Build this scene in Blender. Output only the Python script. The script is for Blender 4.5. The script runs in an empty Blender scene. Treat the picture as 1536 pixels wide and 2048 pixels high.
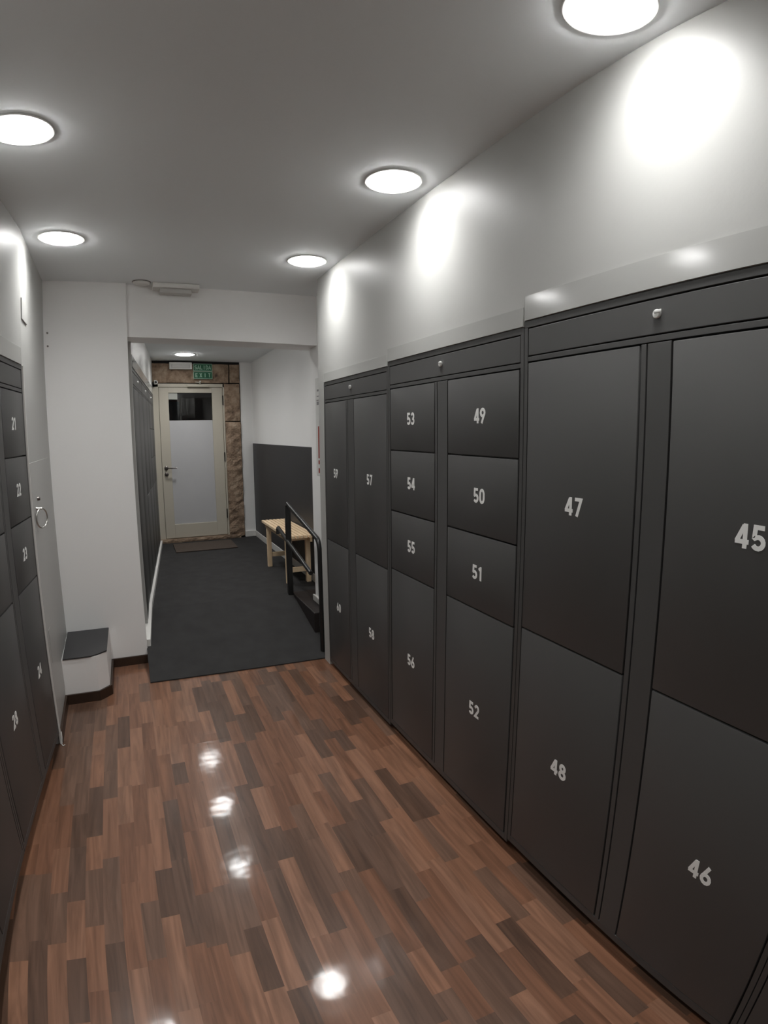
import bpy, bmesh, math, random
from math import sin, cos, pi, radians
from mathutils import Matrix, Vector

scene = bpy.context.scene
COL = scene.collection
random.seed(7)

# ------------------------------------------------------------------ camera
YAW, PITCH, ROLL, FPX, K1, K2 = 0.42581, 0.14162, -0.00854, 1137.71, -0.12552, 0.003276
CAM_H = 1.60
fw = Vector((sin(YAW) * cos(PITCH), cos(YAW) * cos(PITCH), -sin(PITCH)))
rt0 = Vector((cos(YAW), -sin(YAW), 0))
up0 = rt0.cross(fw)
rt = rt0 * cos(ROLL) + up0 * sin(ROLL)
up = -rt0 * sin(ROLL) + up0 * cos(ROLL)
cd = bpy.data.cameras.new('camera')
cam = bpy.data.objects.new('camera', cd)
COL.objects.link(cam)
M = Matrix((rt, up, -fw)).transposed().to_4x4()
M.translation = Vector((0, 0, CAM_H))
cam.matrix_world = M
cd.type = 'PANO'                       # the phone's wide lens has barrel distortion
cd.sensor_fit = 'VERTICAL'
cd.sensor_width = 27.0
cd.sensor_height = 36.0
cd.clip_start = 0.01


def solve(A, b):
    n = len(b)
    A = [r[:] + [b[i]] for i, r in enumerate(A)]
    for i in range(n):
        p = max(range(i, n), key=lambda k: abs(A[k][i]))
        A[i], A[p] = A[p], A[i]
        for k in range(i + 1, n):
            f = A[k][i] / A[i][i]
            for j in range(i, n + 1):
                A[k][j] -= f * A[i][j]
    x = [0] * n
    for i in range(n - 1, -1, -1):
        x[i] = (A[i][n] - sum(A[i][j] * x[j] for j in range(i + 1, n))) / A[i][i]
    return x


MM = 36.0 / 2048.0
ts = [i / 200 * 0.95 for i in range(1, 201)]
rs = [FPX * MM * math.tan(t) * (1 + K1 * math.tan(t) ** 2 + K2 * math.tan(t) ** 4) for t in ts]
pts_ = [(r, t) for r, t in zip(rs, ts) if r < 23.5]
S = 20.0
AtA = [[sum((r / S) ** (i + j) for r, t in pts_) for j in range(1, 5)] for i in range(1, 5)]
Atb = [sum(t * (r / S) ** i for r, t in pts_) for i in range(1, 5)]
co = [c / S ** (i + 1) for i, c in enumerate(solve(AtA, Atb))]
cc = cd
cc.panorama_type = 'FISHEYE_LENS_POLYNOMIAL'
cc.fisheye_fov = pi
cc.fisheye_polynomial_k0 = 0.0
cc.fisheye_polynomial_k1 = -co[0]
cc.fisheye_polynomial_k2 = -co[1]
cc.fisheye_polynomial_k3 = -co[2]
cc.fisheye_polynomial_k4 = -co[3]
scene.camera = cam

# ------------------------------------------------------------------ light, exposure
LAMP = 113.0
PASSAGE = 1.15           # the passage lamps are the brighter type
BEAM = 1.8             # the prismatic diffuser sends most light downwards
world = bpy.data.worlds.new('world')
scene.world = world
world.use_nodes = True
world.node_tree.nodes['Background'].inputs[0].default_value = (0.02, 0.022, 0.03, 1)
world.node_tree.nodes['Background'].inputs[1].default_value = 0.15
vs = scene.view_settings
vs.view_transform = 'Standard'
vs.look = 'None'
vs.gamma = 1
vs.use_curve_mapping = False
vs.exposure = 0.0
scene.cycles.use_denoising = True
scene.cycles.max_bounces = 10
scene.cycles.diffuse_bounces = 6
scene.cycles.caustics_reflective = False
scene.cycles.caustics_refractive = False
scene.cycles.sample_clamp_indirect = 6


# ------------------------------------------------------------------ materials
def mat(name, col, rough=0.5, metal=0.0, spec=0.5, coat=0.0, coat_r=0.1, bump=None, emit=None, noise=None):
    m = bpy.data.materials.new(name)
    m.use_nodes = True
    nt = m.node_tree
    b = nt.nodes['Principled BSDF']
    b.inputs['Base Color'].default_value = (*col, 1)
    b.inputs['Roughness'].default_value = rough
    b.inputs['Metallic'].default_value = metal
    b.inputs['Specular IOR Level'].default_value = spec
    b.inputs['Coat Weight'].default_value = coat
    b.inputs['Coat Roughness'].default_value = coat_r
    tc = nt.nodes.new('ShaderNodeTexCoord')
    if noise:
        sc_, amt, col2 = noise
        n = nt.nodes.new('ShaderNodeTexNoise')
        n.inputs['Scale'].default_value = sc_
        n.inputs['Detail'].default_value = 6
        nt.links.new(tc.outputs['Object'], n.inputs['Vector'])
        r = nt.nodes.new('ShaderNodeValToRGB')
        r.color_ramp.elements[0].position = 0.5 - amt
        r.color_ramp.elements[1].position = 0.5 + amt
        r.color_ramp.elements[0].color = (*col, 1)
        r.color_ramp.elements[1].color = (*col2, 1)
        nt.links.new(n.outputs['Fac'], r.inputs['Fac'])
        nt.links.new(r.outputs['Color'], b.inputs['Base Color'])
    if bump:
        sc_, dist, det = bump
        n2 = nt.nodes.new('ShaderNodeTexNoise')
        n2.inputs['Scale'].default_value = sc_
        n2.inputs['Detail'].default_value = det
        nt.links.new(tc.outputs['Object'], n2.inputs['Vector'])
        bp = nt.nodes.new('ShaderNodeBump')
        bp.inputs['Distance'].default_value = dist
        bp.inputs['Strength'].default_value = 1
        nt.links.new(n2.outputs['Fac'], bp.inputs['Height'])
        nt.links.new(bp.outputs['Normal'], b.inputs['Normal'])
    if emit:
        b.inputs['Emission Color'].default_value = (*emit[0], 1)
        b.inputs['Emission Strength'].default_value = emit[1]
    return m


def wood_floor():
    m = bpy.data.materials.new('laminate_strip_floor')
    m.use_nodes = True
    nt = m.node_tree
    N = nt.nodes
    L = nt.links
    b = N['Principled BSDF']
    tc = N.new('ShaderNodeTexCoord')
    sp = N.new('ShaderNodeSeparateXYZ')
    L.new(tc.outputs['Object'], sp.inputs[0])

    def math_(op, a, c=None, clamp=False):
        n = N.new('ShaderNodeMath')
        n.operation = op
        n.use_clamp = clamp
        for i, v in enumerate((a, c)):
            if v is None:
                continue
            if isinstance(v, (int, float)):
                n.inputs[i].default_value = v
            else:
                L.new(v, n.inputs[i])
        return n.outputs[0]

    def white(x, y):
        cb = N.new('ShaderNodeCombineXYZ')
        for i, v in enumerate((x, y)):
            if isinstance(v, (int, float)):
                cb.inputs[i].default_value = v
            else:
                L.new(v, cb.inputs[i])
        w = N.new('ShaderNodeTexWhiteNoise')
        w.noise_dimensions = '3D'
        L.new(cb.outputs[0], w.inputs['Vector'])
        return w
    SW = 0.064
    u = math_('DIVIDE', math_('ADD', sp.outputs[0], 0.005), SW)
    cu = math_('FLOOR', u)
    board = math_('FLOOR', math_('DIVIDE', cu, 3.0))
    h0 = white(cu, 3.3).outputs['Value']
    h1 = white(cu, 9.1).outputs['Value']
    ln = math_('ADD', math_('MULTIPLY', h1, 0.14), 0.27)
    v = math_('ADD', math_('DIVIDE', sp.outputs[1], ln), math_('MULTIPLY', h0, 7.0))
    # jitter the joints so the strips differ in length
    cv = math_('FLOOR', v)
    fv = math_('FRACT', v)
    j = white(cu, cv).outputs['Value']
    cut = math_('ADD', math_('MULTIPLY', j, 0.5), 0.0)
    step = math_('GREATER_THAN', fv, cut)
    cid = math_('ADD', cv, step)
    hid = white(cu, math_('ADD', cid, 50.5))
    ramp = N.new('ShaderNodeValToRGB')
    cr = ramp.color_ramp
    cr.interpolation = 'CONSTANT'
    cols = [(0.0, FL[0]), (0.16, FL[1]), (0.30, FL[2]), (0.46, FL[3]), (0.62, FL[4]), (0.76, FL[5]), (0.88, FL[6])]
    cr.elements[0].position = 0
    cr.elements[0].color = (*cols[0][1], 1)
    cr.elements[1].position = cols[1][0]
    cr.elements[1].color = (*cols[1][1], 1)
    for p_, c_ in cols[2:]:
        e = cr.elements.new(p_)
        e.color = (*c_, 1)
    L.new(hid.outputs['Value'], ramp.inputs['Fac'])
    # grain
    mp = N.new('ShaderNodeMapping')
    mp.inputs['Scale'].default_value = (38, 2.6, 1)
    addv = N.new('ShaderNodeVectorMath')
    addv.operation = 'ADD'
    L.new(tc.outputs['Object'], addv.inputs[0])
    sc3 = N.new('ShaderNodeVectorMath')
    sc3.operation = 'SCALE'
    sc3.inputs['Scale'].default_value = 5
    L.new(hid.outputs['Color'], sc3.inputs[0])
    L.new(sc3.outputs[0], addv.inputs[1])
    L.new(addv.outputs[0], mp.inputs['Vector'])
    gn = N.new('ShaderNodeTexNoise')
    gn.inputs['Scale'].default_value = 1.0
    gn.inputs['Detail'].default_value = 5
    gn.inputs['Distortion'].default_value = 0.8
    L.new(mp.outputs[0], gn.inputs['Vector'])
    gr = N.new('ShaderNodeMapRange')
    gr.inputs['From Min'].default_value = 0.3
    gr.inputs['From Max'].default_value = 0.7
    gr.inputs['To Min'].default_value = 0.68
    gr.inputs['To Max'].default_value = 1.25
    L.new(gn.outputs['Fac'], gr.inputs['Value'])
    mul = N.new('ShaderNodeMixRGB')
    mul.blend_type = 'MULTIPLY'
    mul.inputs['Fac'].default_value = 1
    L.new(ramp.outputs['Color'], mul.inputs[1])
    L.new(gr.outputs[0], mul.inputs[2])
    L.new(mul.outputs[0], b.inputs['Base Color'])
    b.inputs['Roughness'].default_value = 0.33
    b.inputs['Specular IOR Level'].default_value = 0.2
    b.inputs['Coat Weight'].default_value = 0.42
    b.inputs['Coat Roughness'].default_value = 0.085
    # board joints: 3 strips wide, 1.29 m long
    bu = math_('DIVIDE', u, 3.0)
    du = math_('MULTIPLY', math_('ABSOLUTE', math_('SUBTRACT', math_('FRACT', bu), 0.5)), 2.0)
    su = math_('GREATER_THAN', du, 0.985)
    bo = white(board, 21.7).outputs['Value']
    bv = math_('ADD', math_('DIVIDE', sp.outputs[1], 1.29), bo)
    dv = math_('MULTIPLY', math_('ABSOLUTE', math_('SUBTRACT', math_('FRACT', bv), 0.5)), 2.0)
    sv = math_('GREATER_THAN', dv, 0.9965)
    seam = math_('MAXIMUM', su, sv)
    # gentle warp of boards near their end joints, as in the wobbling lamp images
    wv = math_('POWER', dv, 18.0)
    wn = N.new('ShaderNodeTexNoise')
    wn.inputs['Scale'].default_value = 7
    wn.inputs['Detail'].default_value = 2
    L.new(tc.outputs['Object'], wn.inputs['Vector'])
    hgt = math_('ADD', math_('MULTIPLY', wn.outputs['Fac'], 0.0018), math_('MULTIPLY', wv, 0.0008))
    hgt = math_('SUBTRACT', hgt, math_('MULTIPLY', seam, 0.0006))
    hgt = math_('ADD', hgt, math_('MULTIPLY', gn.outputs['Fac'], 0.00008))
    bp = N.new('ShaderNodeBump')
    bp.inputs['Distance'].default_value = 1.0
    bp.inputs['Strength'].default_value = 0.6
    L.new(hgt, bp.inputs['Height'])
    L.new(bp.outputs[0], b.inputs['Coat Normal'])
    L.new(bp.outputs[0], b.inputs['Normal'])
    return m


FL = [(0.215, 0.105, 0.063), (0.098, 0.054, 0.036), (0.185, 0.088, 0.052), (0.138, 0.078, 0.053),
      (0.228, 0.116, 0.072), (0.108, 0.062, 0.043), (0.165, 0.078, 0.046)]
MAT = dict(
    floor=wood_floor(),
    wall=mat('white_wall_paint_dimmed', (0.445, 0.445, 0.43), 0.42, spec=0.25, bump=(60, 0.0003, 3)),  # white paint greyed in its colour to tone down the lamps' bright pools
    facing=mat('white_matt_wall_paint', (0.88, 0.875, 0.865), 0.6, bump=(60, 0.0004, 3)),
    ceil=mat('ceiling_paint', (0.86, 0.89, 0.905), 0.75, spec=0.3, bump=(90, 0.0003, 3)),
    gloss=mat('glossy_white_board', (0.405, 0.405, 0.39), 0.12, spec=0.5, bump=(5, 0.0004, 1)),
    locker=mat('charcoal_powder_coat', (0.062, 0.061, 0.060), 0.47, spec=0.65, bump=(900, 0.00006, 2)),
    locker_in=mat('charcoal_frame', (0.052, 0.051, 0.050), 0.47, spec=0.7, bump=(900, 0.00006, 2)),
    black=mat('black_gap', (0.008, 0.007, 0.007), 0.8, noise=(20, 0.2, (0.012, 0.011, 0.010))),
    digit=mat('pale_vinyl', (0.86, 0.86, 0.84), 0.5, noise=(300, 0.3, (0.90, 0.90, 0.88))),
    chrome=mat('chrome', (0.62, 0.61, 0.58), 0.28, metal=1, bump=(400, 0.00002, 2)),
    nickel=mat('bright_nickel', (0.85, 0.85, 0.83), 0.35, metal=0.35, bump=(400, 0.00002, 2)),
    steel=mat('brushed_steel', (0.22, 0.20, 0.19), 0.35, metal=1, bump=(400, 0.00002, 2)),
    base=mat('dark_brown_skirting', (0.030, 0.016, 0.010), 0.4, noise=(30, 0.25, (0.042, 0.023, 0.014))),
    mat=mat('charcoal_carpet_tile', (0.030, 0.029, 0.029), 0.8, spec=0.15, bump=(700, 0.002, 6), noise=(9, 0.3, (0.044, 0.043, 0.043))),
    step=mat('dark_step', (0.012, 0.009, 0.009), 0.5, noise=(12, 0.3, (0.020, 0.014, 0.013)), bump=(200, 0.0006, 3)),
    plastic=mat('white_plastic', (0.70, 0.69, 0.66), 0.45, bump=(200, 0.00005, 2)),
    diffuser=mat('milky_diffuser', (0.55, 0.54, 0.52), 0.5, bump=(300, 0.0001, 2)),
    lamp=mat('lamp_diffuser', (0.9, 0.9, 0.9), 0.5, emit=((1.0, 1.0, 0.985), LAMP), noise=(50, 0.3, (0.92, 0.92, 0.92))),
    ring=mat('lamp_ring', (0.72, 0.72, 0.70), 0.4, bump=(100, 0.00005, 1)),
    pine=mat('pine_wood', (0.78, 0.58, 0.36), 0.55, noise=(14, 0.25, (0.90, 0.70, 0.48)), bump=(120, 0.0003, 4)),
    rail=mat('black_metal', (0.010, 0.010, 0.010), 0.32, spec=0.5, bump=(300, 0.00005, 2)),
    wains=mat('dark_grey_wall_panel', (0.032, 0.032, 0.034), 0.5, bump=(80, 0.0003, 3)),
    doorp=mat('beige_door_paint', (0.56, 0.52, 0.435), 0.5, bump=(60, 0.0001, 2)),
    film=mat('frosted_film', (0.52, 0.52, 0.53), 0.55, noise=(3, 0.3, (0.55, 0.55, 0.56))),
    sticker=mat('pale_sticker', (0.45, 0.46, 0.42), 0.5, noise=(80, 0.3, (0.5, 0.5, 0.46))),
    green=mat('green_sign', (0.008, 0.10, 0.045), 0.45, noise=(100, 0.3, (0.010, 0.12, 0.052))),
    signtxt=mat('pale_green_letters', (0.35, 0.55, 0.42), 0.5, noise=(100, 0.3, (0.38, 0.58, 0.45))),
    red=mat('red_print', (0.30, 0.045, 0.03), 0.5, noise=(100, 0.3, (0.34, 0.05, 0.035))),
    greyp=mat('grey_print', (0.18, 0.17, 0.18), 0.5, noise=(100, 0.3, (0.22, 0.21, 0.22))),
    paper=mat('poster_paper', (0.66, 0.66, 0.64), 0.5, noise=(40, 0.3, (0.68, 0.68, 0.66))),
    doormat=mat('brown_doormat', (0.075, 0.058, 0.048), 0.95, spec=0.2, bump=(500, 0.003, 5), noise=(60, 0.3, (0.095, 0.075, 0.062))),
    outside=mat('night_wall', (0.10, 0.055, 0.05), 0.8, noise=(3, 0.3, (0.12, 0.065, 0.06))),
    outblue=mat('night_blue_door', (0.045, 0.085, 0.11), 0.6, noise=(3, 0.3, (0.055, 0.10, 0.13))),
    crumb=mat('grey_scuff', (0.10, 0.10, 0.10), 0.9, noise=(200, 0.3, (0.16, 0.16, 0.16))),
)


def stone():
    m = bpy.data.materials.new('brown_stone')
    m.use_nodes = True
    nt = m.node_tree
    N = nt.nodes
    L = nt.links
    b = N['Principled BSDF']
    tc = N.new('ShaderNodeTexCoord')
    n1 = N.new('ShaderNodeTexNoise')
    n1.inputs['Scale'].default_value = 9
    n1.inputs['Detail'].default_value = 8
    n1.inputs['Roughness'].default_value = 0.65
    L.new(tc.outputs['Object'], n1.inputs['Vector'])
    r = N.new('ShaderNodeValToRGB')
    e = r.color_ramp.elements
    e[0].position = 0.3
    e[0].color = (0.085, 0.055, 0.038, 1)
    e[1].position = 0.72
    e[1].color = (0.50, 0.39, 0.29, 1)
    k = r.color_ramp.elements.new(0.5)
    k.color = (0.32, 0.225, 0.155, 1)
    L.new(n1.outputs['Fac'], r.inputs['Fac'])
    L.new(r.outputs['Color'], b.inputs['Base Color'])
    b.inputs['Roughness'].default_value = 0.85
    n2 = N.new('ShaderNodeTexNoise')
    n2.inputs['Scale'].default_value = 45
    n2.inputs['Detail'].default_value = 8
    L.new(tc.outputs['Object'], n2.inputs['Vector'])
    bp = N.new('ShaderNodeBump')
    bp.inputs['Distance'].default_value = 0.012
    L.new(n2.outputs['Fac'], bp.inputs['Height'])
    L.new(bp.outputs[0], b.inputs['Normal'])
    return m


MAT['stone'] = stone()


def glass():
    m = bpy.data.materials.new('clear_glass')
    m.use_nodes = True
    b = m.node_tree.nodes['Principled BSDF']
    b.inputs['Base Color'].default_value = (0.9, 0.92, 0.92, 1)
    b.inputs['Roughness'].default_value = 0.03
    b.inputs['Transmission Weight'].default_value = 1
    b.inputs['IOR'].default_value = 1.45
    return m


MAT['glass'] = glass()


def lamp_profile(m, k=1.0):
    nt = m.node_tree
    g = nt.nodes.new('ShaderNodeNewGeometry')
    d = nt.nodes.new('ShaderNodeVectorMath')
    d.operation = 'DOT_PRODUCT'
    nt.links.new(g.outputs['Incoming'], d.inputs[0])
    nt.links.new(g.outputs['Normal'], d.inputs[1])
    a = nt.nodes.new('ShaderNodeMath')
    a.operation = 'ABSOLUTE'
    nt.links.new(d.outputs['Value'], a.inputs[0])
    p = nt.nodes.new('ShaderNodeMath')
    p.operation = 'POWER'
    p.inputs[1].default_value = BEAM
    nt.links.new(a.outputs[0], p.inputs[0])
    q = nt.nodes.new('ShaderNodeMath')
    q.operation = 'MULTIPLY_ADD'
    q.inputs[1].default_value = LAMP * k
    q.inputs[2].default_value = LAMP * k * 0.02
    nt.links.new(p.outputs[0], q.inputs[0])
    nt.links.new(q.outputs[0], nt.nodes['Principled BSDF'].inputs['Emission Strength'])


MAT['lamp_passage'] = mat('passage_lamp_diffuser', (0.9, 0.9, 0.9), 0.5, emit=((1.0, 0.995, 0.98), LAMP), noise=(50, 0.3, (0.92, 0.92, 0.92)))
lamp_profile(MAT['lamp'])
lamp_profile(MAT['lamp_passage'], PASSAGE)


# ------------------------------------------------------------------ mesh helpers
def box(bm, x0, x1, y0, y1, z0, z1, bev=0.0):
    v = [bm.verts.new(p) for p in ((x0, y0, z0), (x1, y0, z0), (x1, y1, z0), (x0, y1, z0),
                                   (x0, y0, z1), (x1, y0, z1), (x1, y1, z1), (x0, y1, z1))]
    fs = [bm.faces.new([v[i] for i in q]) for q in
          ((3, 2, 1, 0), (4, 5, 6, 7), (0, 1, 5, 4), (1, 2, 6, 5), (2, 3, 7, 6), (3, 0, 4, 7))]
    if bev > 0:
        es = list({e for f in fs for e in f.edges})
        bmesh.ops.bevel(bm, geom=es, offset=bev, segments=2, affect='EDGES', profile=0.5)
    return fs


def prism(bm, pts, z0, z1):
    """vertical prism over a counter-clockwise xy outline"""
    lo = [bm.verts.new((x, y, z0)) for x, y in pts]
    hi = [bm.verts.new((x, y, z1)) for x, y in pts]
    bm.faces.new(lo[::-1])
    bm.faces.new(hi)
    n = len(pts)
    for i in range(n):
        bm.faces.new((lo[i], lo[(i + 1) % n], hi[(i + 1) % n], hi[i]))


def solid(bm, bottom, top):
    """solid from two matching loops"""
    lo = [bm.verts.new(p) for p in bottom]
    hi = [bm.verts.new(p) for p in top]
    bm.faces.new(lo[::-1])
    bm.faces.new(hi)
    n = len(lo)
    for i in range(n):
        bm.faces.new((lo[i], lo[(i + 1) % n], hi[(i + 1) % n], hi[i]))


def lathe(bm, prof, center=(0, 0, 0), axis='Z', seg=40):
    rings = []
    for r, h in prof:
        ring = []
        for i in range(seg):
            a = 2 * pi * i / seg
            p = (r * cos(a), r * sin(a), h)
            if axis == 'Y':
                p = (p[0], p[2], p[1])
            elif axis == 'X':
                p = (p[2], p[0], p[1])
            ring.append(bm.verts.new((p[0] + center[0], p[1] + center[1], p[2] + center[2])))
        rings.append(ring)
    for a, b in zip(rings, rings[1:]):
        for i in range(seg):
            bm.faces.new((a[i], a[(i + 1) % seg], b[(i + 1) % seg], b[i]))
    for r in (rings[0], rings[-1]):
        bm.faces.new(r)


def tube(bm, path, r, seg=14, cap=True, closed=False):
    P = [Vector(p) for p in path]
    rings = []
    n = len(P)
    ref = None
    for i, p in enumerate(P):
        if closed:
            t = (P[(i + 1) % n] - P[i - 1]).normalized()
        else:
            t = (P[min(i + 1, n - 1)] - P[max(i - 1, 0)]).normalized()
        if ref is None:
            ref = Vector((1, 0, 0)) if abs(t.x) < 0.9 else Vector((0, 0, 1))
        a = (ref - t * ref.dot(t)).normalized()
        ref = a
        b = t.cross(a)
        rings.append([bm.verts.new(p + (a * cos(2 * pi * k / seg) + b * sin(2 * pi * k / seg)) * r) for k in range(seg)])
    pairs = list(zip(rings, rings[1:]))
    if closed:
        pairs.append((rings[-1], rings[0]))
    for A, B in pairs:
        for k in range(seg):
            bm.faces.new((A[k], A[(k + 1) % seg], B[(k + 1) % seg], B[k]))
    if cap and not closed:
        bm.faces.new(rings[0][::-1])
        bm.faces.new(rings[-1])


def new():
    return bmesh.new()


def obj(name, bm, m, parent=None, smooth=False):
    bmesh.ops.recalc_face_normals(bm, faces=bm.faces)
    me = bpy.data.meshes.new(name)
    bm.to_mesh(me)
    bm.free()
    me.materials.append(MAT[m])
    if smooth:
        for p in me.polygons:
            p.use_smooth = True
        me.set_sharp_from_angle(angle=radians(38))
    o = bpy.data.objects.new(name, me)
    COL.objects.link(o)
    if parent:
        o.parent = parent
    return o


def thing(name, label, cat, loc=(0, 0, 0), rz=0, group=None):
    o = bpy.data.objects.new(name, None)
    COL.objects.link(o)
    o.location = loc
    o.rotation_euler = (0, 0, rz)
    o.empty_display_size = 0.1
    o['label'] = label
    o['category'] = cat
    if group:
        o['group'] = group
    return o


def tag(o, label, cat, group=None):
    o['label'] = label
    o['category'] = cat
    if group:
        o['group'] = group
    return o


def struct(name, bm, m, label=None, parent=None):
    o = obj(name, bm, m, parent)
    o['kind'] = 'structure'
    if label:
        o['label'] = label
        o['category'] = name.split('_')[0]
    return o


def copy_tree(o, parent=None):
    c = o.copy()
    COL.objects.link(c)
    c.parent = parent
    for ch in list(o.children):
        copy_tree(ch, c)
    return c


# ------------------------------------------------------------------ strokes for digits and letters
def arc(cx, cy, rx, ry, a0, a1, n=12):
    return [(cx + rx * cos(radians(a0 + (a1 - a0) * i / n)), cy + ry * sin(radians(a0 + (a1 - a0) * i / n))) for i in range(n + 1)]


W_ = 0.62
GLN = [0]             # every stroke lies a hair above the one before, so none share a plane
GL = {
    '0': [arc(.31, .62, .215, .30, 0, 180) + arc(.31, .38, .215, .30, 180, 360) + [(.525, .62)]],
    '1': [[(.10, .74), (.30, .90), (.33, .90), (.33, 0)]],
    '2': [arc(.31, .70, .20, .22, 170, -35) + [(.12, .085), (.56, .085)]],
    '3': [arc(.29, .70, .20, .22, 160, -80) + [(.24, .50)], arc(.29, .29, .22, .21, 85, -155)],
    '4': [[(.45, 0), (.45, 1.0)], [(.40, .93), (.09, .27)], [(.02, .27), (.62, .27)]],
    '5': [[(.54, .915), (.16, .915), (.13, .50)] + arc(.30, .31, .225, .225, 130, -150)],
    '6': [[(.42, 1.0), (.16, .48)] + arc(.31, .30, .225, .225, 150, 510)],
    '7': [[(.06, .915), (.52, .915), (.22, 0)]],
    '8': [arc(.31, .72, .175, .19, 0, 360, 20), arc(.31, .28, .215, .21, 0, 360, 20)],
    '9': [[(.20, 0), (.46, .52)] + arc(.31, .70, .225, .225, -30, 330)],
    'S': [arc(.31, .71, .21, .21, 30, 250) + arc(.31, .29, .21, .21, 70, -150)],
    'A': [[(.05, 0), (.31, .95), (.57, 0)], [(.14, .3), (.48, .3)]],
    'L': [[(.12, 1), (.12, .08), (.56, .08)]],
    'I': [[(.31, 0), (.31, 1)]],
    'D': [[(.12, 0), (.12, 1)], [(.12, .92), (.28, .92)] + arc(.28, .5, .26, .42, 90, -90) + [(.12, .08)]],
    'E': [[(.56, .92), (.12, .92), (.12, .08), (.56, .08)], [(.12, .5), (.5, .5)]],
    'X': [[(.07, 0), (.55, 1)], [(.07, 1), (.55, 0)]],
    'T': [[(.05, .92), (.57, .92)], [(.31, .92), (.31, 0)]],
}


def glyphs(bm, text, h, x0, z0, y, stroke=0.19, gap=0.10, thick=0.0006, adv=W_):
    """text in the local xz plane, facing -y, lower left at x0, z0"""
    for i, ch in enumerate(text):
        for pl in GL[ch]:
            P = [Vector(p) for p in pl]
            n = len(P)
            Lft, Rgt = [], []
            for k in range(n):
                d0 = (P[k] - P[k - 1]).normalized() if k else None
                d1 = (P[k + 1] - P[k]).normalized() if k < n - 1 else None
                if d0 is None:
                    d0 = d1
                if d1 is None:
                    d1 = d0
                t = (d0 + d1)
                t = t.normalized() if t.length > 1e-6 else d0
                nn = Vector((-t.y, t.x))
                c = max(0.45, nn.dot(Vector((-d0.y, d0.x))))
                w = stroke / 2 / c
                Lft.append(P[k] + nn * w)
                Rgt.append(P[k] - nn * w)

            def vv(p, yy):
                return bm.verts.new((x0 + (i * (adv + gap) + p.x) * h, yy, z0 + p.y * h))
            for k in range(n - 1):
                GLN[0] = (GLN[0] + 1) % 24
                lift = GLN[0] * 0.00002
                q = (Lft[k], Lft[k + 1], Rgt[k + 1], Rgt[k])
                f = [vv(p, y - thick - lift) for p in q]
                g = [vv(p, y) for p in q]
                bm.faces.new(f)
                for a in range(4):
                    bm.faces.new((f[a], f[(a + 1) % 4], g[(a + 1) % 4], g[a]))


def text_width(text, h, gap=0.10, adv=W_):
    return (len(text) * adv + (len(text) - 1) * gap) * h


# ------------------------------------------------------------------ the room
XR = 1.1905          # face of the right wall and lockers
ZC = 2.603           # main ceiling
FY = 4.10            # wall that faces the camera
AL = math.atan(0.0604)   # left lockers lean by this
LX = lambda y: -0.4903 + 0.0604 * (y - 3.087)
YB = -2.4            # back of the room
YE = 7.45            # far wall of the passage
ZL = 0.24            # landing
ZP = 2.505           # passage ceiling
PX = lambda y: 0.012 + 0.0826 * (y - 4.13)      # face of the passage's left wall


bm = new()
prism(bm, [(-1.4, YB - .2), (1.9, YB - .2), (1.9, 4.3), (-1.4, 4.3)], -0.1, 0)
struct('floor', bm, 'floor')

bm = new()
box(bm, -1.4, 1.9, YB - .2, FY + .03, ZC, ZC + .12)
struct('ceiling', bm, 'ceil')

# right wall: soffit above the lockers, back of the niche, white end
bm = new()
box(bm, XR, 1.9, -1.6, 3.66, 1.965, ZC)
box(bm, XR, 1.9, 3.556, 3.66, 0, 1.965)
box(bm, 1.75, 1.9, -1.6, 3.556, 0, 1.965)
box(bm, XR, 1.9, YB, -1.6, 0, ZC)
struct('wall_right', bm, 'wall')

# left wall: soffit, niche back, wall between the lockers and the corner
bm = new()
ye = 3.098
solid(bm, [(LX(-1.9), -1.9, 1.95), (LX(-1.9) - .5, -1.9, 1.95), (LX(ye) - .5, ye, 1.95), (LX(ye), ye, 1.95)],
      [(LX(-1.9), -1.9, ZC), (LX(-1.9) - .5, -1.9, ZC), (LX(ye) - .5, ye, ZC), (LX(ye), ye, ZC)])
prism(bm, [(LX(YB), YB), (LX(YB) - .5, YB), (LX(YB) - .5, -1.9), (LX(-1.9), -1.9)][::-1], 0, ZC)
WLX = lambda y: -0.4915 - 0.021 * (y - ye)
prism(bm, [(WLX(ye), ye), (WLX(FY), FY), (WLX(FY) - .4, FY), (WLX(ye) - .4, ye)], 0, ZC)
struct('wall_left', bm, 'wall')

bm = new()
box(bm, -1.4, 1.9, YB - .15, YB, 0, ZC)
struct('wall_back', bm, 'facing')

# wall facing the camera (pier) and the beam over the passage
bm = new()
prism(bm, [(-1.0, FY), (0.008, FY), (0.008, 4.33), (-1.0, 4.33)], 0, ZC)
struct('wall_front', bm, 'facing')
bm = new()
solid(bm, [(0.008, 4.13, 2.256), (1.9, 4.13, 2.236), (1.9, 4.42, 2.236), (0.008, 4.385, 2.256)],
      [(0.008, 4.13, ZC + .1), (1.9, 4.13, ZC + .1), (1.9, 4.42, ZC + .1), (0.008, 4.385, ZC + .1)])
struct('trim_1', bm, 'facing', 'white beam crossing over the passage opening')

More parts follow.
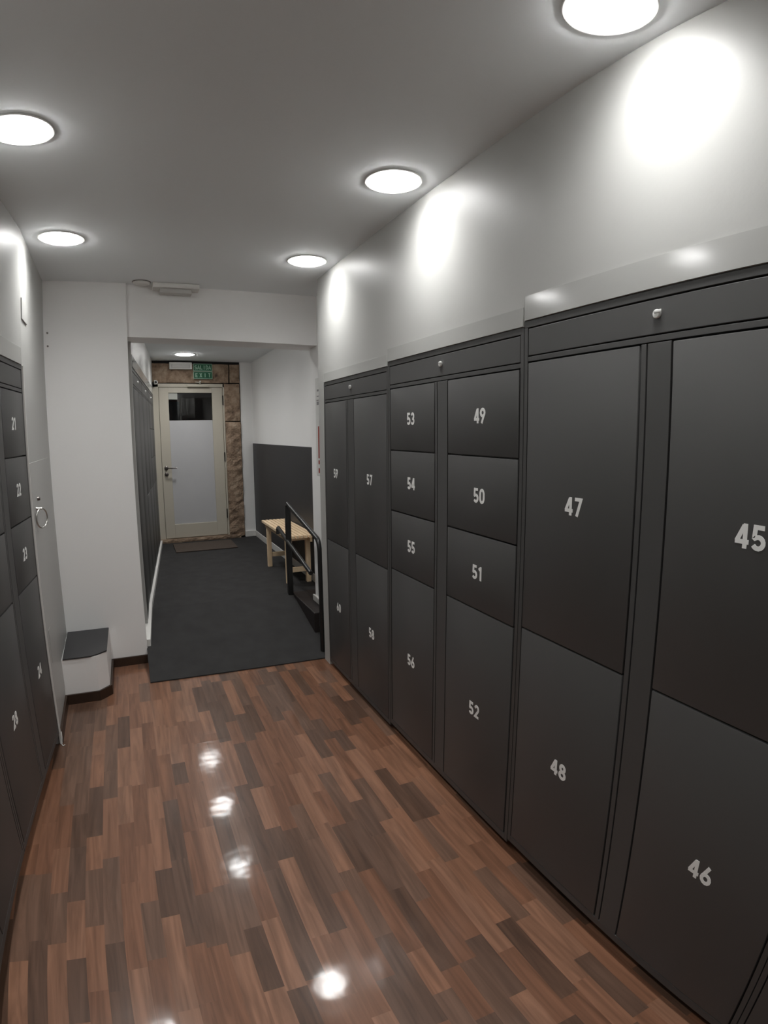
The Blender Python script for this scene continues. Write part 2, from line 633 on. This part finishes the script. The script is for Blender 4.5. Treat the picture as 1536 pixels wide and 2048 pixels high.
# passage
bm = new()
box(bm, -0.3, 1.9, 4.34, YE + .02, ZP, ZP + .1)
struct('ceiling_passage', bm, 'ceil')
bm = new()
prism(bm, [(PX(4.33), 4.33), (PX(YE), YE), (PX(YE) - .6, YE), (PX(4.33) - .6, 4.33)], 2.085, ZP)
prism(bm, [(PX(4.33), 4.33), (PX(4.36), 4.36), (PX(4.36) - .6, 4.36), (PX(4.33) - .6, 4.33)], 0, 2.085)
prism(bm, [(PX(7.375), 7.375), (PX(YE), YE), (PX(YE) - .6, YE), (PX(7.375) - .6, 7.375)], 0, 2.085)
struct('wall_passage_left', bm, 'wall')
bm = new()
box(bm, 1.335, 1.9, 3.66, 4.30, 0, ZC)
box(bm, 1.518, 1.9, 4.30, YE, 0, ZP)
struct('wall_passage_right', bm, 'facing')
bm = new()
box(bm, 1.362, 1.9, YE, YE + .25, 0.2, ZP)
box(bm, -0.3, 0.276, YE, YE + .25, 0.2, ZP)
struct('wall_end', bm, 'facing')
bm = new()
box(bm, 1.506, 1.518, 4.81, YE - .01, ZL + .075, 1.463, 0.002)
struct('trim_2', bm, 'wains', 'dark grey wainscot panel on the passage side wall')
bm = new()
box(bm, 1.500, 1.518, 4.79, YE, ZL, ZL + .075, 0.003)
box(bm, 1.362, 1.500, YE - .014, YE, ZL, ZL + .075, 0.003)
struct('baseboard_passage_right', bm, 'plastic')
bm = new()
box(bm, 1.319, 1.335, 3.99, 4.33, ZL + .001, ZL + .05, 0.004)
struct('baseboard_step', bm, 'plastic')

# ramp, landing, step
bm = new()
solid(bm, [(0.004, 3.722, 0.001), (1.19, 3.668, 0.001), (1.335, 3.662, 0.001), (1.335, 4.62, 0.001), (0.004, 4.62, 0.001)],
      [(0.004, 3.722, 0.008), (1.19, 3.668, 0.008), (1.335, 3.662, 0.008), (1.335, 4.62, ZL), (0.004, 4.62, ZL)])
box(bm, 0.0, 1.52, 4.62, YE, 0.0, ZL)
o = struct('floor_ramp', bm, 'mat', 'charcoal carpeted ramp rising to the landing')
bm = new()
box(bm, 1.222, 1.335, 3.985, 4.62, 0.02, ZL + .002, 0.006)
box(bm, 1.3352, 1.518, 4.302, 4.62, 0.02, ZL + .002, 0.004)
struct('floor_step', bm, 'step', 'dark step block beside the ramp')

# white skirting that follows the ramp on the left
bm = new()
rows = []
for y in (4.12, 4.62, YE - .08):
    zr = 0.008 + (y - 3.72) / 0.9 * (ZL - .008) if y < 4.62 else ZL
    rows.append((y, zr))
for (ya, za), (yb, zb) in zip(rows, rows[1:]):
    solid(bm, [(PX(ya) + .022, ya, za), (PX(ya) - .02, ya, za), (PX(yb) - .02, yb, zb), (PX(yb) + .022, yb, zb)],
          [(PX(ya) + .022, ya, za + .05), (PX(ya) - .02, ya, za + .05), (PX(yb) - .02, yb, zb + .05), (PX(yb) + .022, yb, zb + .05)])
struct('baseboard_passage_left', bm, 'plastic')

# step-like box in the corner
bm = new()
BX0, BX1, BY = -0.502, -0.240, 3.585
prism(bm, [(BX0, BY), (-0.302, BY), (BX1, BY + .065), (BX1, FY), (BX0 - .008, FY)], 0, 0.284)
struct('wall_box', bm, 'facing', 'low white boxed ledge in the corner by the pier')
bm = new()
prism(bm, [(BX0 + .012, BY - .004), (-0.40, BY - .006), (-0.330, BY - .003), (-0.292, BY + .014), (BX1 + .003, BY + .062), (BX1 + .003, FY - .002), (BX0 - .004, FY - .002)], 0.285, 0.293)
tag(obj('ledge_cover', bm, 'wains'), 'small dark grey rubber cover laid on the white corner ledge', 'cover')

# brown skirting
bm = new()
H = 0.062
prism(bm, [(WLX(3.10), 3.10), (WLX(3.10) + .012, 3.10), (WLX(BY) + .012, BY - .014), (WLX(BY), BY - .014)], 0, H)
struct('baseboard_left', bm, 'base')
bm = new()
prism(bm, [(BX0 - .004, BY - .013), (-0.298, BY - .013), (-0.298 + .0, BY), (BX0 - .004, BY)], 0, H)
prism(bm, [(-0.298, BY - .013), (BX1 + .013, BY + .058), (BX1, BY + .065), (-0.302, BY)], 0, H)
prism(bm, [(BX1 + .013, BY + .058), (BX1 + .013, FY - .013), (BX1, FY - .013), (BX1, BY + .065)], 0, H)
struct('baseboard_box', bm, 'base')
bm = new()
box(bm, BX1, 0.004, FY - .013, FY, 0, H, 0.002)
struct('baseboard_front', bm, 'base')

# white bead beside the left lockers
bm = new()
box(bm, -0.4965, -0.4835, 3.088, 3.100, 0.0, 1.95, 0.002)
struct('trim_3', bm, 'plastic', 'thin white corner bead beside the left lockers')


# ------------------------------------------------------------------ lockers
def make_locker(name, label, W, cols, locx, z_top=1.915, group=None):
    """local frame: x along the front, +y into the unit, front plane y=0.
    cols: list of (x0, x1, [door tops ... bottom], [numbers])"""
    t = thing(name, label, 'locker', group=group)
    D = 0.50
    bm = new()
    box(bm, 0.002, W - .002, 0.018, D, 0.030, z_top)                 # body
    zt = z_top
    box(bm, 0.001, W - .001, 0.0, 0.020, 1.893, zt, 0.0015)             # top rail
    box(bm, 0.001, 0.018, 0.0, 0.020, 0.030, 1.893, 0.001)             # outer stiles
    box(bm, W - .018, W - .001, 0.0, 0.020, 0.030, 1.893, 0.001)
    box(bm, 0.018, W - .018, 0.0015, 0.020, 1.785, 1.800, 0.001)      # rail under header
    box(bm, 0.018, W - .018, 0.0, 0.020, 0.030, 0.056, 0.001)         # bottom rail
    obj('frame', bm, 'locker_in', t)
    bm = new()
    box(bm, 0.01, W - .01, 0.035, D - .02, 0.0, 0.030)
    obj('plinth', bm, 'black', t)
    bm = new()
    box(bm, 0.021, W - .021, 0.001, 0.017, 1.8035, 1.8895, 0.0018)
    hd = obj('header_panel', bm, 'locker', t)
    bm = new()
    lathe(bm, [(0.0115, 0.001), (0.0115, -0.004), (0.0095, -0.006), (0.003, -0.0065)], (locx, 0, 1.852), 'Y', 20)
    box(bm, locx - .004, locx + .018, -0.009, -0.0055, 1.853, 1.861, 0.001)
    obj('lock', bm, 'nickel', hd, True)
    # centre post between the two columns
    a, b = cols[0][1], cols[1][0]
    bm = new()
    box(bm, a + .004, a + .020, 0.000, 0.020, 0.056, 1.782, 0.0012)
    box(bm, a + .025, b - .004, 0.000, 0.020, 0.056, 1.782, 0.0012)
    obj('centre_post', bm, 'locker', t)
    for x0, x1, zs, nums in cols:
        for k in range(len(zs) - 1):
            z1, z0 = zs[k] - .002, zs[k + 1] + .003
            bm = new()
            box(bm, x0 + .002, x1 - .002, -0.001, 0.017, z0, z1, 0.0028)
            d = obj('door', bm, 'locker', t, True)
            if k < len(nums) and nums[k]:
                h = 0.055
                tw = text_width(nums[k], h)
                bm = new()
                glyphs(bm, nums[k], h, (x0 + x1) / 2 - tw / 2, (z0 + z1) / 2 - h / 2, -0.0011)
                obj('number', bm, 'digit', d)
    return t


ZD = [1.782, 1.485, 1.190, 0.896, 0.056]
Z2 = [1.782, 0.896, 0.056]
Z2a = [1.770, 0.898, 0.056]
lk = make_locker('locker_unit', 'charcoal steel locker unit with doors numbered 57 to 60', 0.986,
                 [(0.022, 0.402, Z2, ['59', '60']), (0.526, 0.966, Z2, ['57', '58'])], 0.475)
lk.location = (XR, 3.552, 0)
lk.rotation_euler = (0, 0, -pi / 2)
lk = make_locker('locker_unit', 'charcoal steel locker unit with eight doors numbered 49 to 56', 1.052,
                 [(0.026, 0.460, ZD, ['53', '54', '55', '56']), (0.568, 1.028, ZD, ['49', '50', '51', '52'])], 0.512)
lk.location = (XR, 2.564, 0.020)
lk.rotation_euler = (0, 0, -pi / 2)
lk = make_locker('locker_unit', 'charcoal steel locker unit with four large doors numbered 45 to 48', 1.052,
                 [(0.020, 0.473, Z2, ['47', '48']), (0.573, 1.030, Z2, ['45', '46'])], 0.526)
lk.location = (XR, 1.511, 0.037)
lk.rotation_euler = (0, 0, -pi / 2)
lk = make_locker('locker_unit', 'charcoal locker unit beyond the right edge, next after the doors 45 and 46', 1.052,
                 [(0.020, 0.473, Z2, []), (0.573, 1.030, Z2, [])], 0.526)
lk.location = (XR, 0.458, 0.037)
lk.rotation_euler = (0, 0, -pi / 2)
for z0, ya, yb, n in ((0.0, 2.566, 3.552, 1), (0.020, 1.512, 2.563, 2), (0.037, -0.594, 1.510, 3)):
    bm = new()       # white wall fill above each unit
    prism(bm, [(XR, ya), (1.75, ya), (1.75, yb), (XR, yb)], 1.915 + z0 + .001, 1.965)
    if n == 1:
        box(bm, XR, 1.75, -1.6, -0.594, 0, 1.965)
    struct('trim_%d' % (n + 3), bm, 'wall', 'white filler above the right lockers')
for ya, yb, z0, z1, lab in ((2.568, 3.54, 1.917, 1.972, 'glossy white board over the right lockers, the farthest and lowest of three'),
                            (1.515, 2.560, 1.937, 1.998, 'glossy white board over the right lockers, between two other boards'),
                            (-0.594, 1.505, 1.954, 2.031, 'glossy white board over the big-doored right locker, showing a lamp reflection')):
    bm = new()
    solid(bm, [(XR - .0045, ya, z0), (XR - .0045, yb, z0), (XR, yb, z0), (XR, ya, z0)],
          [(XR - .0028, ya, z1), (XR - .0028, yb, z1), (XR, yb, z1), (XR, ya, z1)])   # leans back a little
    tag(obj('filler_board', bm, 'gloss'), lab, 'panel')

lock_z = 0.034
RZL = pi / 2 - AL
Wl = (3.087 - 2.12) / cos(AL) - .002
c0 = (2.577 - 2.12) / cos(AL)
c1 = (2.683 - 2.12) / cos(AL)
lk = make_locker('locker_unit', 'charcoal locker unit on the left with doors numbered 21 to 24 and 28', Wl,
                 [(0.022, c0, ZD, ['25', '26', '27', '28']), (c1, Wl - .022, ZD, ['21', '22', '23', '24'])], 0.5)
lk.location = (LX(2.12), 2.12, lock_z)
lk.rotation_euler = (0, 0, RZL)
for i, lab in enumerate(('charcoal locker unit at the lower left edge, nearer than the door 28',
                         'charcoal locker unit beyond the left edge, nearest the camera')):
    y0 = 2.12 - 1.05 * (i + 1)
    lk = make_locker('locker_unit', lab, 1.05, [(0.022, .47, Z2, []), (.575, 1.028, Z2, [])], 0.5)
    lk.location = (LX(y0), y0, lock_z)
    lk.rotation_euler = (0, 0, RZL)
bm = new()
box(bm, 0, 3.07 / cos(AL), -0.003, 0.0, 1.951, 2.03, 0.0008)
o = tag(obj('filler_board', bm, 'gloss'), 'long glossy white board over the lockers of the left wall', 'panel')
o.location = (LX(0) + .0005, 0, 0)
o.rotation_euler = (0, 0, RZL)
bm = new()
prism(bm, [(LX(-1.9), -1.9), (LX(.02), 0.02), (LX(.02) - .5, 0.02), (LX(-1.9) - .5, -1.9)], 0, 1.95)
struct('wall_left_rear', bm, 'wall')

# passage lockers on the left, very foreshortened
RZP = pi / 2 - math.atan(0.0826)
Wp = 1.0 * math.sqrt(1 + 0.0826 ** 2)
pl = ['charcoal locker unit in the passage, the nearest to the white pier',
      'charcoal locker unit in the passage, the middle of the three there',
      'charcoal locker unit in the passage, the one by the glazed door']
for i in range(3):
    y0 = 4.364 + 1.003 * i
    z2 = [[1.782, 0.056], [1.782, 0.896, 0.056], [1.5, 1.19, 0.896, 0.056]][i]
    z2 = [1.782] + z2 if z2[0] < 1.7 else z2
    lk = make_locker('locker_unit', pl[i], Wp, [(0.022, .45, z2, []), (.555, Wp - .022, z2, [])], 0.5, 1.915)
    lk.location = (PX(y0), y0, 0.165)
    lk.rotation_euler = (0, 0, RZP)
bm = new()
box(bm, 0, 3.01, -0.003, 0.0, 2.087, 2.17, 0.0008)
o = tag(obj('filler_board', bm, 'gloss'), 'glossy white board over the lockers in the passage', 'panel')
o.location = (PX(4.36) + .0005, 4.36, 0)
o.rotation_euler = (0, 0, RZP)

# ------------------------------------------------------------------ ceiling lamps
lamps = [
    (1.008, 3.28, ZC, 'round ceiling lamp on the right, farthest of the row near the beam'),
    (1.008, 2.103, ZC, 'round ceiling lamp on the right, middle of the three over the lockers'),
    (1.008, 0.924, ZC, 'round ceiling lamp on the right, cut by the top edge of the photo'),
    (-0.309, 3.205, ZC, 'round ceiling lamp on the left, nearer the white pier'),
    (-0.345, 2.04, ZC, 'round ceiling lamp on the left, cut by the left edge of the photo'),
    (0.625, 6.80, ZP, 'round ceiling lamp in the passage in front of the exit sign'),
    (0.62, 5.82, ZP, 'round ceiling lamp in the middle of the passage, hidden behind the beam'),
    (0.61, 4.80, ZP, 'round ceiling lamp of the passage just behind the beam'),
    (1.008, -0.25, ZC, 'round ceiling lamp on the right, behind the camera'),
    (-0.36, 0.88, ZC, 'round ceiling lamp on the left, beside the camera'),
    (-0.38, -0.29, ZC, 'round ceiling lamp on the left, behind the camera'),
]


def make_lamp():
    t = thing('ceiling_lamp', '', 'lamp')
    bm = new()
    lathe(bm, [(0.100, -0.0005), (0.116, -0.0005), (0.117, -0.003), (0.114, -0.006), (0.104, -0.007), (0.1005, -0.006)], seg=64)
    for f in [f for f in bm.faces if len(f.verts) > 10]:
        bm.faces.remove(f)
    obj('ring', bm, 'ring', t, True)
    bm = new()
    lathe(bm, [(0.100, -0.002), (0.100, -0.0105), (0.097, -0.0125), (0.06, -0.0135), (0.01, -0.014)], seg=64)
    obj('diffuser', bm, 'lamp', t, True)
    return t


L0 = make_lamp()
for i, (x, y, z, lab) in enumerate(lamps):
    o = L0 if i == 0 else copy_tree(L0)
    o.location = (x, y, z)
    o['label'] = lab
    o['group'] = 'round ceiling lamps'
    if z == ZP:
        for c in o.children:
            if c.name.startswith('diffuser'):
                c.data = c.data.copy()
                c.data.materials[0] = MAT['lamp_passage']

# ------------------------------------------------------------------ emergency light and detector by the beam
t = thing('emergency_light', 'white emergency light under the ceiling in front of the beam', 'light', (0.325, 4.075, ZC))
bm = new()
box(bm, -.15, .155, -.055, .05, -.034, -.001, 0.004)
obj('housing', bm, 'plastic', t)
bm = new()
box(bm, -.105, .105, -.040, .040, -.064, -.034, 0.006)
obj('diffuser', bm, 'diffuser', t)
t = thing('smoke_detector', 'flat white round detector on the ceiling beside the emergency light', 'detector', (0.105, 4.04, ZC))
bm = new()
lathe(bm, [(0.056, -0.001), (0.056, -0.010), (0.048, -0.017), (0.02, -0.019)], seg=40)
obj('body', bm, 'plastic', t, True)
bm = new()
lathe(bm, [(0.060, -0.0005), (0.060, -0.004), (0.057, -0.005)], seg=40)
obj('base', bm, 'steel', t, True)

# ------------------------------------------------------------------ left wall details
rzw = pi / 2 + 0.021
t = thing('access_hatch', 'white flush access hatch with ring pull beside the left lockers', 'hatch', (WLX(3.13) + .0005, 3.13, 0), rzw)
bm = new()
box(bm, 0, 0.80, -0.004, 0.000, 0.12, 1.478, 0.0012)
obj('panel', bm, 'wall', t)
bm = new()
lathe(bm, [(0.011, -0.003), (0.011, -0.014), (0.008, -0.018), (0.003, -0.018)], (0.185, 0, 1.285), 'Y', 20)
obj('lock', bm, 'steel', t, True)
bm = new()
cy, cz, R = 0.10, 1.192, 0.050
tube(bm, [(cy + R * sin(a) * .88, -0.028 - R * .42 * sin(a), cz + R * cos(a)) for a in [2 * pi * k / 32 for k in range(32)]], 0.0042, 10, closed=True)
lathe(bm, [(0.009, -0.004), (0.007, -0.014), (0.006, -0.034)], (cy, 0, cz + R), 'Y', 16)
obj('ring_handle', bm, 'chrome', t, True)
for z0, z1, a, b, lab in ((2.178, 2.28, .02, .20, 'blank white cover plate high on the left wall near the ceiling'),
                          (0.42, 0.60, .10, .165, 'blank white cover plate low on the left wall by the locker')):
    bm = new()
    box(bm, 0, b - a, -0.006 if z0 > 1 else -0.002, 0.0, z0, z1, 0.0009)
    o = tag(obj('cover_plate', bm, 'wall'), lab, 'cover plate')
    o.location = (WLX(3.10 + a) + (.0045 if z0 < 1 else 0), 3.10 + a, 0)
    o.rotation_euler = (0, 0, rzw)
for z, lab in ((2.268, 'upper of two small screws on the white wall at the corner'),
               (2.184, 'lower of two small screws on the white wall at the corner')):
    bm = new()
    lathe(bm, [(0.006, 0.0), (0.006, -0.004), (0.003, -0.006)], (-0.488, FY, z), 'Y', 12)
    tag(obj('screw', bm, 'steel', None, True), lab, 'screw')
bm = new()
tube(bm, [(-0.480, 3.092, .07), (-0.480, 3.080, .04), (-0.484, 3.070, .008), (-0.478, 3.058, .004), (-0.468, 3.066, .004)], 0.0025, 8)
tag(obj('cable', bm, 'plastic', None, True), 'short loose white cable end at the foot of the left lockers', 'cable')

# ------------------------------------------------------------------ stone surround and glazed door
def rough_block(bm, x0, x1, y0, y1, z0, z1, seed, amp=0.008):
    rnd = random.Random(seed)
    nx = max(2, int((x1 - x0) / .05))
    nz = max(2, int((z1 - z0) / .05))
    g = {}
    for i in range(nx + 1):
        for k in range(nz + 1):
            edge = i in (0, nx) or k in (0, nz)
            x = x0 + (x1 - x0) * i / nx + (0 if i in (0,) else rnd.uniform(-amp, amp) * .6)
            z = z0 + (z1 - z0) * k / nz + rnd.uniform(-amp, amp) * .3
            y = y0 + rnd.uniform(-amp, amp) + (amp * 1.2 if edge else 0)
            g[i, k] = bm.verts.new((x, y, z))
    for i in range(nx):
        for k in range(nz):
            bm.faces.new((g[i, k], g[i + 1, k], g[i + 1, k + 1], g[i, k + 1]))
    loop = [g[i, 0] for i in range(nx + 1)] + [g[nx, k] for k in range(1, nz + 1)] + [g[i, nz] for i in range(nx - 1, -1, -1)] + [g[0, k] for k in range(nz - 1, 0, -1)]
    back = [bm.verts.new((v.co.x, y1, v.co.z)) for v in loop]
    n = len(loop)
    for i in range(n):
        bm.faces.new((loop[i], loop[(i + 1) % n], back[(i + 1) % n], back[i]))
    bm.faces.new(back)


bm = new()
rough_block(bm, 1.160, 1.354, 7.424, 7.60, 0.26, 1.745, 1)
rough_block(bm, 1.156, 1.352, 7.426, 7.60, 1.757, 2.225, 4)
struct('trim_7', bm, 'stone', 'brown stone pillar on the right of the glazed door')
bm = new()
rough_block(bm, 0.278, 1.215, 7.425, 7.60, 2.236, 2.470, 5)
rough_block(bm, 1.232, 1.355, 7.430, 7.60, 2.240, 2.470, 6)
struct('trim_8', bm, 'stone', 'brown stone lintel over the glazed door')
bm = new()
box(bm, 0.276, 1.362, 7.47, 7.60, 2.222, ZP)
box(bm, 1.15, 1.362, 7.47, 7.60, 0.24, 2.222)
struct('wall_lintel_gap', bm, 'black')
bm = new()
rough_block(bm, 0.28, 1.30, 7.395, 7.60, 0.241, 0.285, 8, 0.004)
struct('trim_9', bm, 'stone', 'worn stone threshold under the glazed door')

dt = thing('door_1', 'beige glazed door with frosted lower pane at the passage end', 'door', (0, 7.44, 0))
dt['kind'] = 'structure'
bm = new()
zb, ztp = 0.286, 2.225
box(bm, 0.278, 0.352, 0, .06, zb, ztp, 0.003)
box(bm, 1.137, 1.158, 0, .06, zb, ztp, 0.003)
box(bm, 0.278, 1.158, 0, .06, 2.182, ztp, 0.003)
obj('door_frame', bm, 'doorp', dt)
bm = new()
gx0, gx1, gz0, gz1 = 0.470, 1.002, 0.468, 2.112
box(bm, 0.356, gx0, .008, .05, zb + .006, 2.178, 0.003)
box(bm, gx1, 1.133, .008, .05, zb + .006, 2.178, 0.003)
box(bm, gx0, gx1, .008, .05, zb + .006, gz0, 0.003)
box(bm, gx0, gx1, .008, .05, gz1, 2.178, 0.003)
lf = obj('door_leaf', bm, 'doorp', dt)
bm = new()
box(bm, gx0, gx1, .024, .032, gz0, gz1)
obj('glass_pane', bm, 'glass', dt)
bm = new()
box(bm, gx0 + .001, gx1 - .001, .0205, .0235, gz0 + .001, 1.772)
obj('frosted_film', bm, 'film', dt)
bm = new()
box(bm, gx0 + .001, gx0 + .108, .020, .0235, 2.032, gz1 - .001)
obj('sticker', bm, 'sticker', dt)
bm = new()
lathe(bm, [(0.024, 0.008), (0.024, 0.001), (0.020, -0.002), (0.01, -0.002)], (0.405, 0, 1.185), 'Y', 24)
tube(bm, [(0.405, 0, 1.185), (0.405, -.045, 1.185), (0.415, -.055, 1.185), (0.53, -.055, 1.183)], 0.008, 12)
obj('handle', bm, 'steel', lf, True)
bm = new()
lathe(bm, [(0.024, 0.008), (0.024, 0.001), (0.020, -0.002), (0.01, -0.002)], (0.405, 0, 1.105), 'Y', 24)
box(bm, .400, .410, -.012, 0, 1.095, 1.115, .001)
obj('lock', bm, 'steel', lf, True)
for z in (2.02, 1.30, 0.57):
    bm = new()
    lathe(bm, [(0.007, -.06), (0.007, .06)], (1.136, -0.004, z), 'Z', 12)
    obj('hinge', bm, 'rail', dt, True)
bm = new()
box(bm, 0.70, 0.96, -.035, .004, 2.185, 2.215, 0.003)
tube(bm, [(0.86, -.02, 2.215), (0.85, -.05, 2.235), (0.80, -.03, 2.245)], 0.006, 8)
obj('door_closer', bm, 'doorp', dt)

# night outside seen through the clear pane
bm = new()
box(bm, -0.3, 2.2, 8.3, 8.4, 0.0, 3.2)
struct('wall_outside', bm, 'outside')
bm = new()
box(bm, 0.20, 0.66, 8.26, 8.298, 0.1, 2.05, 0.004)
struct('door_2', bm, 'outblue', 'dark blue door outside in the night')
bm = new()
box(bm, 0.66, 0.69, 8.24, 8.298, 0.1, 2.15, 0.004)
lathe(bm, [(0.012, -.02), (0.016, 0.0), (0.012, .02)], (0.675, 8.225, 1.87), 'Z', 12)
struct('trim_10', bm, 'steel', 'metal jamb outside beyond the clear pane')

# over-door items
t = thing('emergency_light', 'white emergency light on the stone lintel left of the exit sign', 'light', (0.625, 7.415, 2.44))
bm = new()
box(bm, -.135, .135, -.05, .0, -.045, .040, 0.006)
obj('housing', bm, 'plastic', t)
bm = new()
box(bm, -.11, .11, -.062, -.05, -.032, .015, 0.004)
obj('diffuser', bm, 'diffuser', t)
for z0, z1, word, lab in ((2.378, 2.468, 'SALIDA', 'upper green sign over the door reading SALIDA'),
                          (2.282, 2.372, 'EXIT', 'lower green sign over the door reading EXIT')):
    t = thing('exit_sign', lab, 'sign', (0.777, 7.400, z0), group='green exit signs over the door')
    bm = new()
    box(bm, 0, .232, -.010, 0, 0, z1 - z0, 0.001)
    obj('board', bm, 'signtxt', t)
    bm = new()
    box(bm, .006, .226, -.0115, -.0095, .006, z1 - z0 - .006)
    fld = obj('field', bm, 'green', t)
    bm = new()
    h = .050
    if word == 'SALIDA':
        gp, ad = .06, .62
    else:
        gp, ad = .42, .62
    w = text_width(word, h, gp, ad)
    bm.free()
    for k, ch in enumerate(word):
        bm = new()
        glyphs(bm, ch, h, .116 - w / 2 + k * (ad + gp) * h, (z1 - z0 - h) / 2, -.0117, .17, gp, .0008, ad)
        obj('letter', bm, 'signtxt', fld)
t = thing('security_camera', 'small white security camera at the upper left door corner', 'camera', (0.322, 7.40, 2.232))
bm = new()
lathe(bm, [(0.022, .0), (0.024, -.02), (0.024, -.06), (0.020, -.066)], (0, 0, 0), 'Y', 20)
box(bm, -.02, .0, -.01, .035, -.02, .03, .003)
obj('body', bm, 'plastic', t, True)
bm = new()
lathe(bm, [(0.015, -.064), (0.015, -.069), (0.006, -.071)], (0, 0, 0), 'Y', 16)
obj('lens', bm, 'rail', t, True)
t = thing('door_sensor', 'tiny white sensor right below the lower green sign', 'sensor', (0.855, 7.40, 2.248))
bm = new()
lathe(bm, [(0.011, .0), (0.011, -.02), (0.007, -.028)], (0, 0, 0), 'Y', 16)
obj('body', bm, 'plastic', t, True)
bm = new()
box(bm, -.003, .003, -.01, .03, -.03, -.008)
obj('stem', bm, 'plastic', t)

bm = new()
box(bm, 0.42, 1.14, 6.74, 7.27, ZL + .001, ZL + .013, 0.004)
tag(obj('doormat', bm, 'doormat'), 'brown doormat lying before the glazed door', 'doormat')

# ------------------------------------------------------------------ poster seen edge-on
t = thing('wall_poster', 'white notice with red print, seen nearly edge-on beside the passage opening', 'poster', (1.3345, 4.06, 0))
bm = new()
box(bm, -.002, 0, -.28, .115, 1.27, 2.0)
obj('sheet', bm, 'paper', t)
bm = new()
box(bm, -.0026, -.002, -.20, .065, 1.40, 1.64)
box(bm, -.0026, -.002, -.20, .065, 1.355, 1.385)
box(bm, -.0026, -.002, -.20, .065, 1.29, 1.325)
obj('red_print', bm, 'red', t)
bm = new()
for k, (a, b) in enumerate(((1.90, 1.915), (1.86, 1.868), (1.80, 1.825), (1.83, 1.838))):
    box(bm, -.0026, -.002, -.20, .075 + .005 * k, a, b)
obj('grey_print', bm, 'greyp', t)

# ------------------------------------------------------------------ handrail
HX = 1.205
t = thing('handrail', 'black metal handrail beside the ramp and step', 'handrail', (0, 0, 0))
bm = new()
rs_ = 0.0175
path = [(HX, 4.60, 1.008), (HX, 3.815, 0.852)]
for k in range(1, 6):
    a = k / 6 * radians(79)
    path.append((HX, 3.815 - .055 * sin(a) * .95, 0.852 - .011 * sin(a) - .05 * (1 - cos(a))))
path += [(HX, 3.752, 0.76), (HX, 3.752, 0.02)]
tube(bm, path, rs_, 16)
lathe(bm, [(0.034, 0.010), (0.034, 0.016), (0.016, 0.022)], (HX, 3.752, 0), 'Z', 24)
obj('top_rail', bm, 'rail', t, True)
bm = new()
box(bm, HX - .024, HX + .020, 4.575, 4.615, 0.225, 1.000, 0.004)
obj('post', bm, 'rail', t)
bm = new()
tube(bm, [(HX - .012, 4.915, 0.700), (HX - .012, 4.925, 0.748), (HX - .012, 4.90, 0.762), (HX - .012, 3.945, 0.566)], 0.0165, 14)
obj('lower_rail', bm, 'rail', t, True)

# ------------------------------------------------------------------ bench
t = thing('bench', 'small slatted pine bench on the landing against the dark panel', 'bench', (0, 0, ZL + .002))
by0, by1, bx0, bx1 = 4.745, 5.80, 1.232, 1.500
TZ = 0.458
n = 7
sw = (bx1 - bx0) / n
for k in range(n):
    bm = new()
    x0 = bx0 + k * sw + .004
    x1 = bx0 + (k + 1) * sw - .004
    pts = [(x1, by0 + .008), (x1, by1 - .008), ((x0 + x1) / 2 + .01, by1), ((x0 + x1) / 2 - .01, by1), (x0, by1 - .008), (x0, by0 + .008),
           ((x0 + x1) / 2 - .01, by0), ((x0 + x1) / 2 + .01, by0)]
    prism(bm, pts, TZ - .022, TZ)
    obj('slat', bm, 'pine', t)
for x in (bx0 + .04, bx1 - .04):
    for y in (by0 + .16, by1 - .16):
        bm = new()
        box(bm, x - .021, x + .021, y - .021, y + .021, 0, TZ - .022, .002)
        obj('leg', bm, 'pine', t)
bm = new()
for x in (bx0 + .04, bx1 - .04):
    box(bm, x - .011, x + .011, by0 + .04, by1 - .04, TZ - .068, TZ - .0225, .002)
obj('apron', bm, 'pine', t)
for y in (by0 + .16, by1 - .16):
    bm = new()
    box(bm, bx0 + .061, bx1 - .061, y - .011, y + .011, .10, .145, .002)
    obj('stretcher', bm, 'pine', t)
    bm = new()
    box(bm, bx0 + .061, bx1 - .061, y - .011, y + .011, TZ - .068, TZ - .0225, .002)
    obj('end_rail', bm, 'pine', t)

# scraps of grit on the ramp
for x, y, r, lab in ((0.935, 3.90, .006, 'small pale crumb on the ramp, the left of the pair'),
                     (0.965, 3.87, .0055, 'small pale crumb on the ramp, the right of the pair')):
    bm = new()
    bmesh.ops.create_icosphere(bm, subdivisions=1, radius=r)
    for v in bm.verts:
        v.co *= random.uniform(.7, 1.2)
        v.co.z *= .5
    o = tag(obj('crumb', bm, 'digit'), lab, 'crumb')
    o.location = (x, y, 0.008 + (y - 3.70) / .92 * .232 + .003)
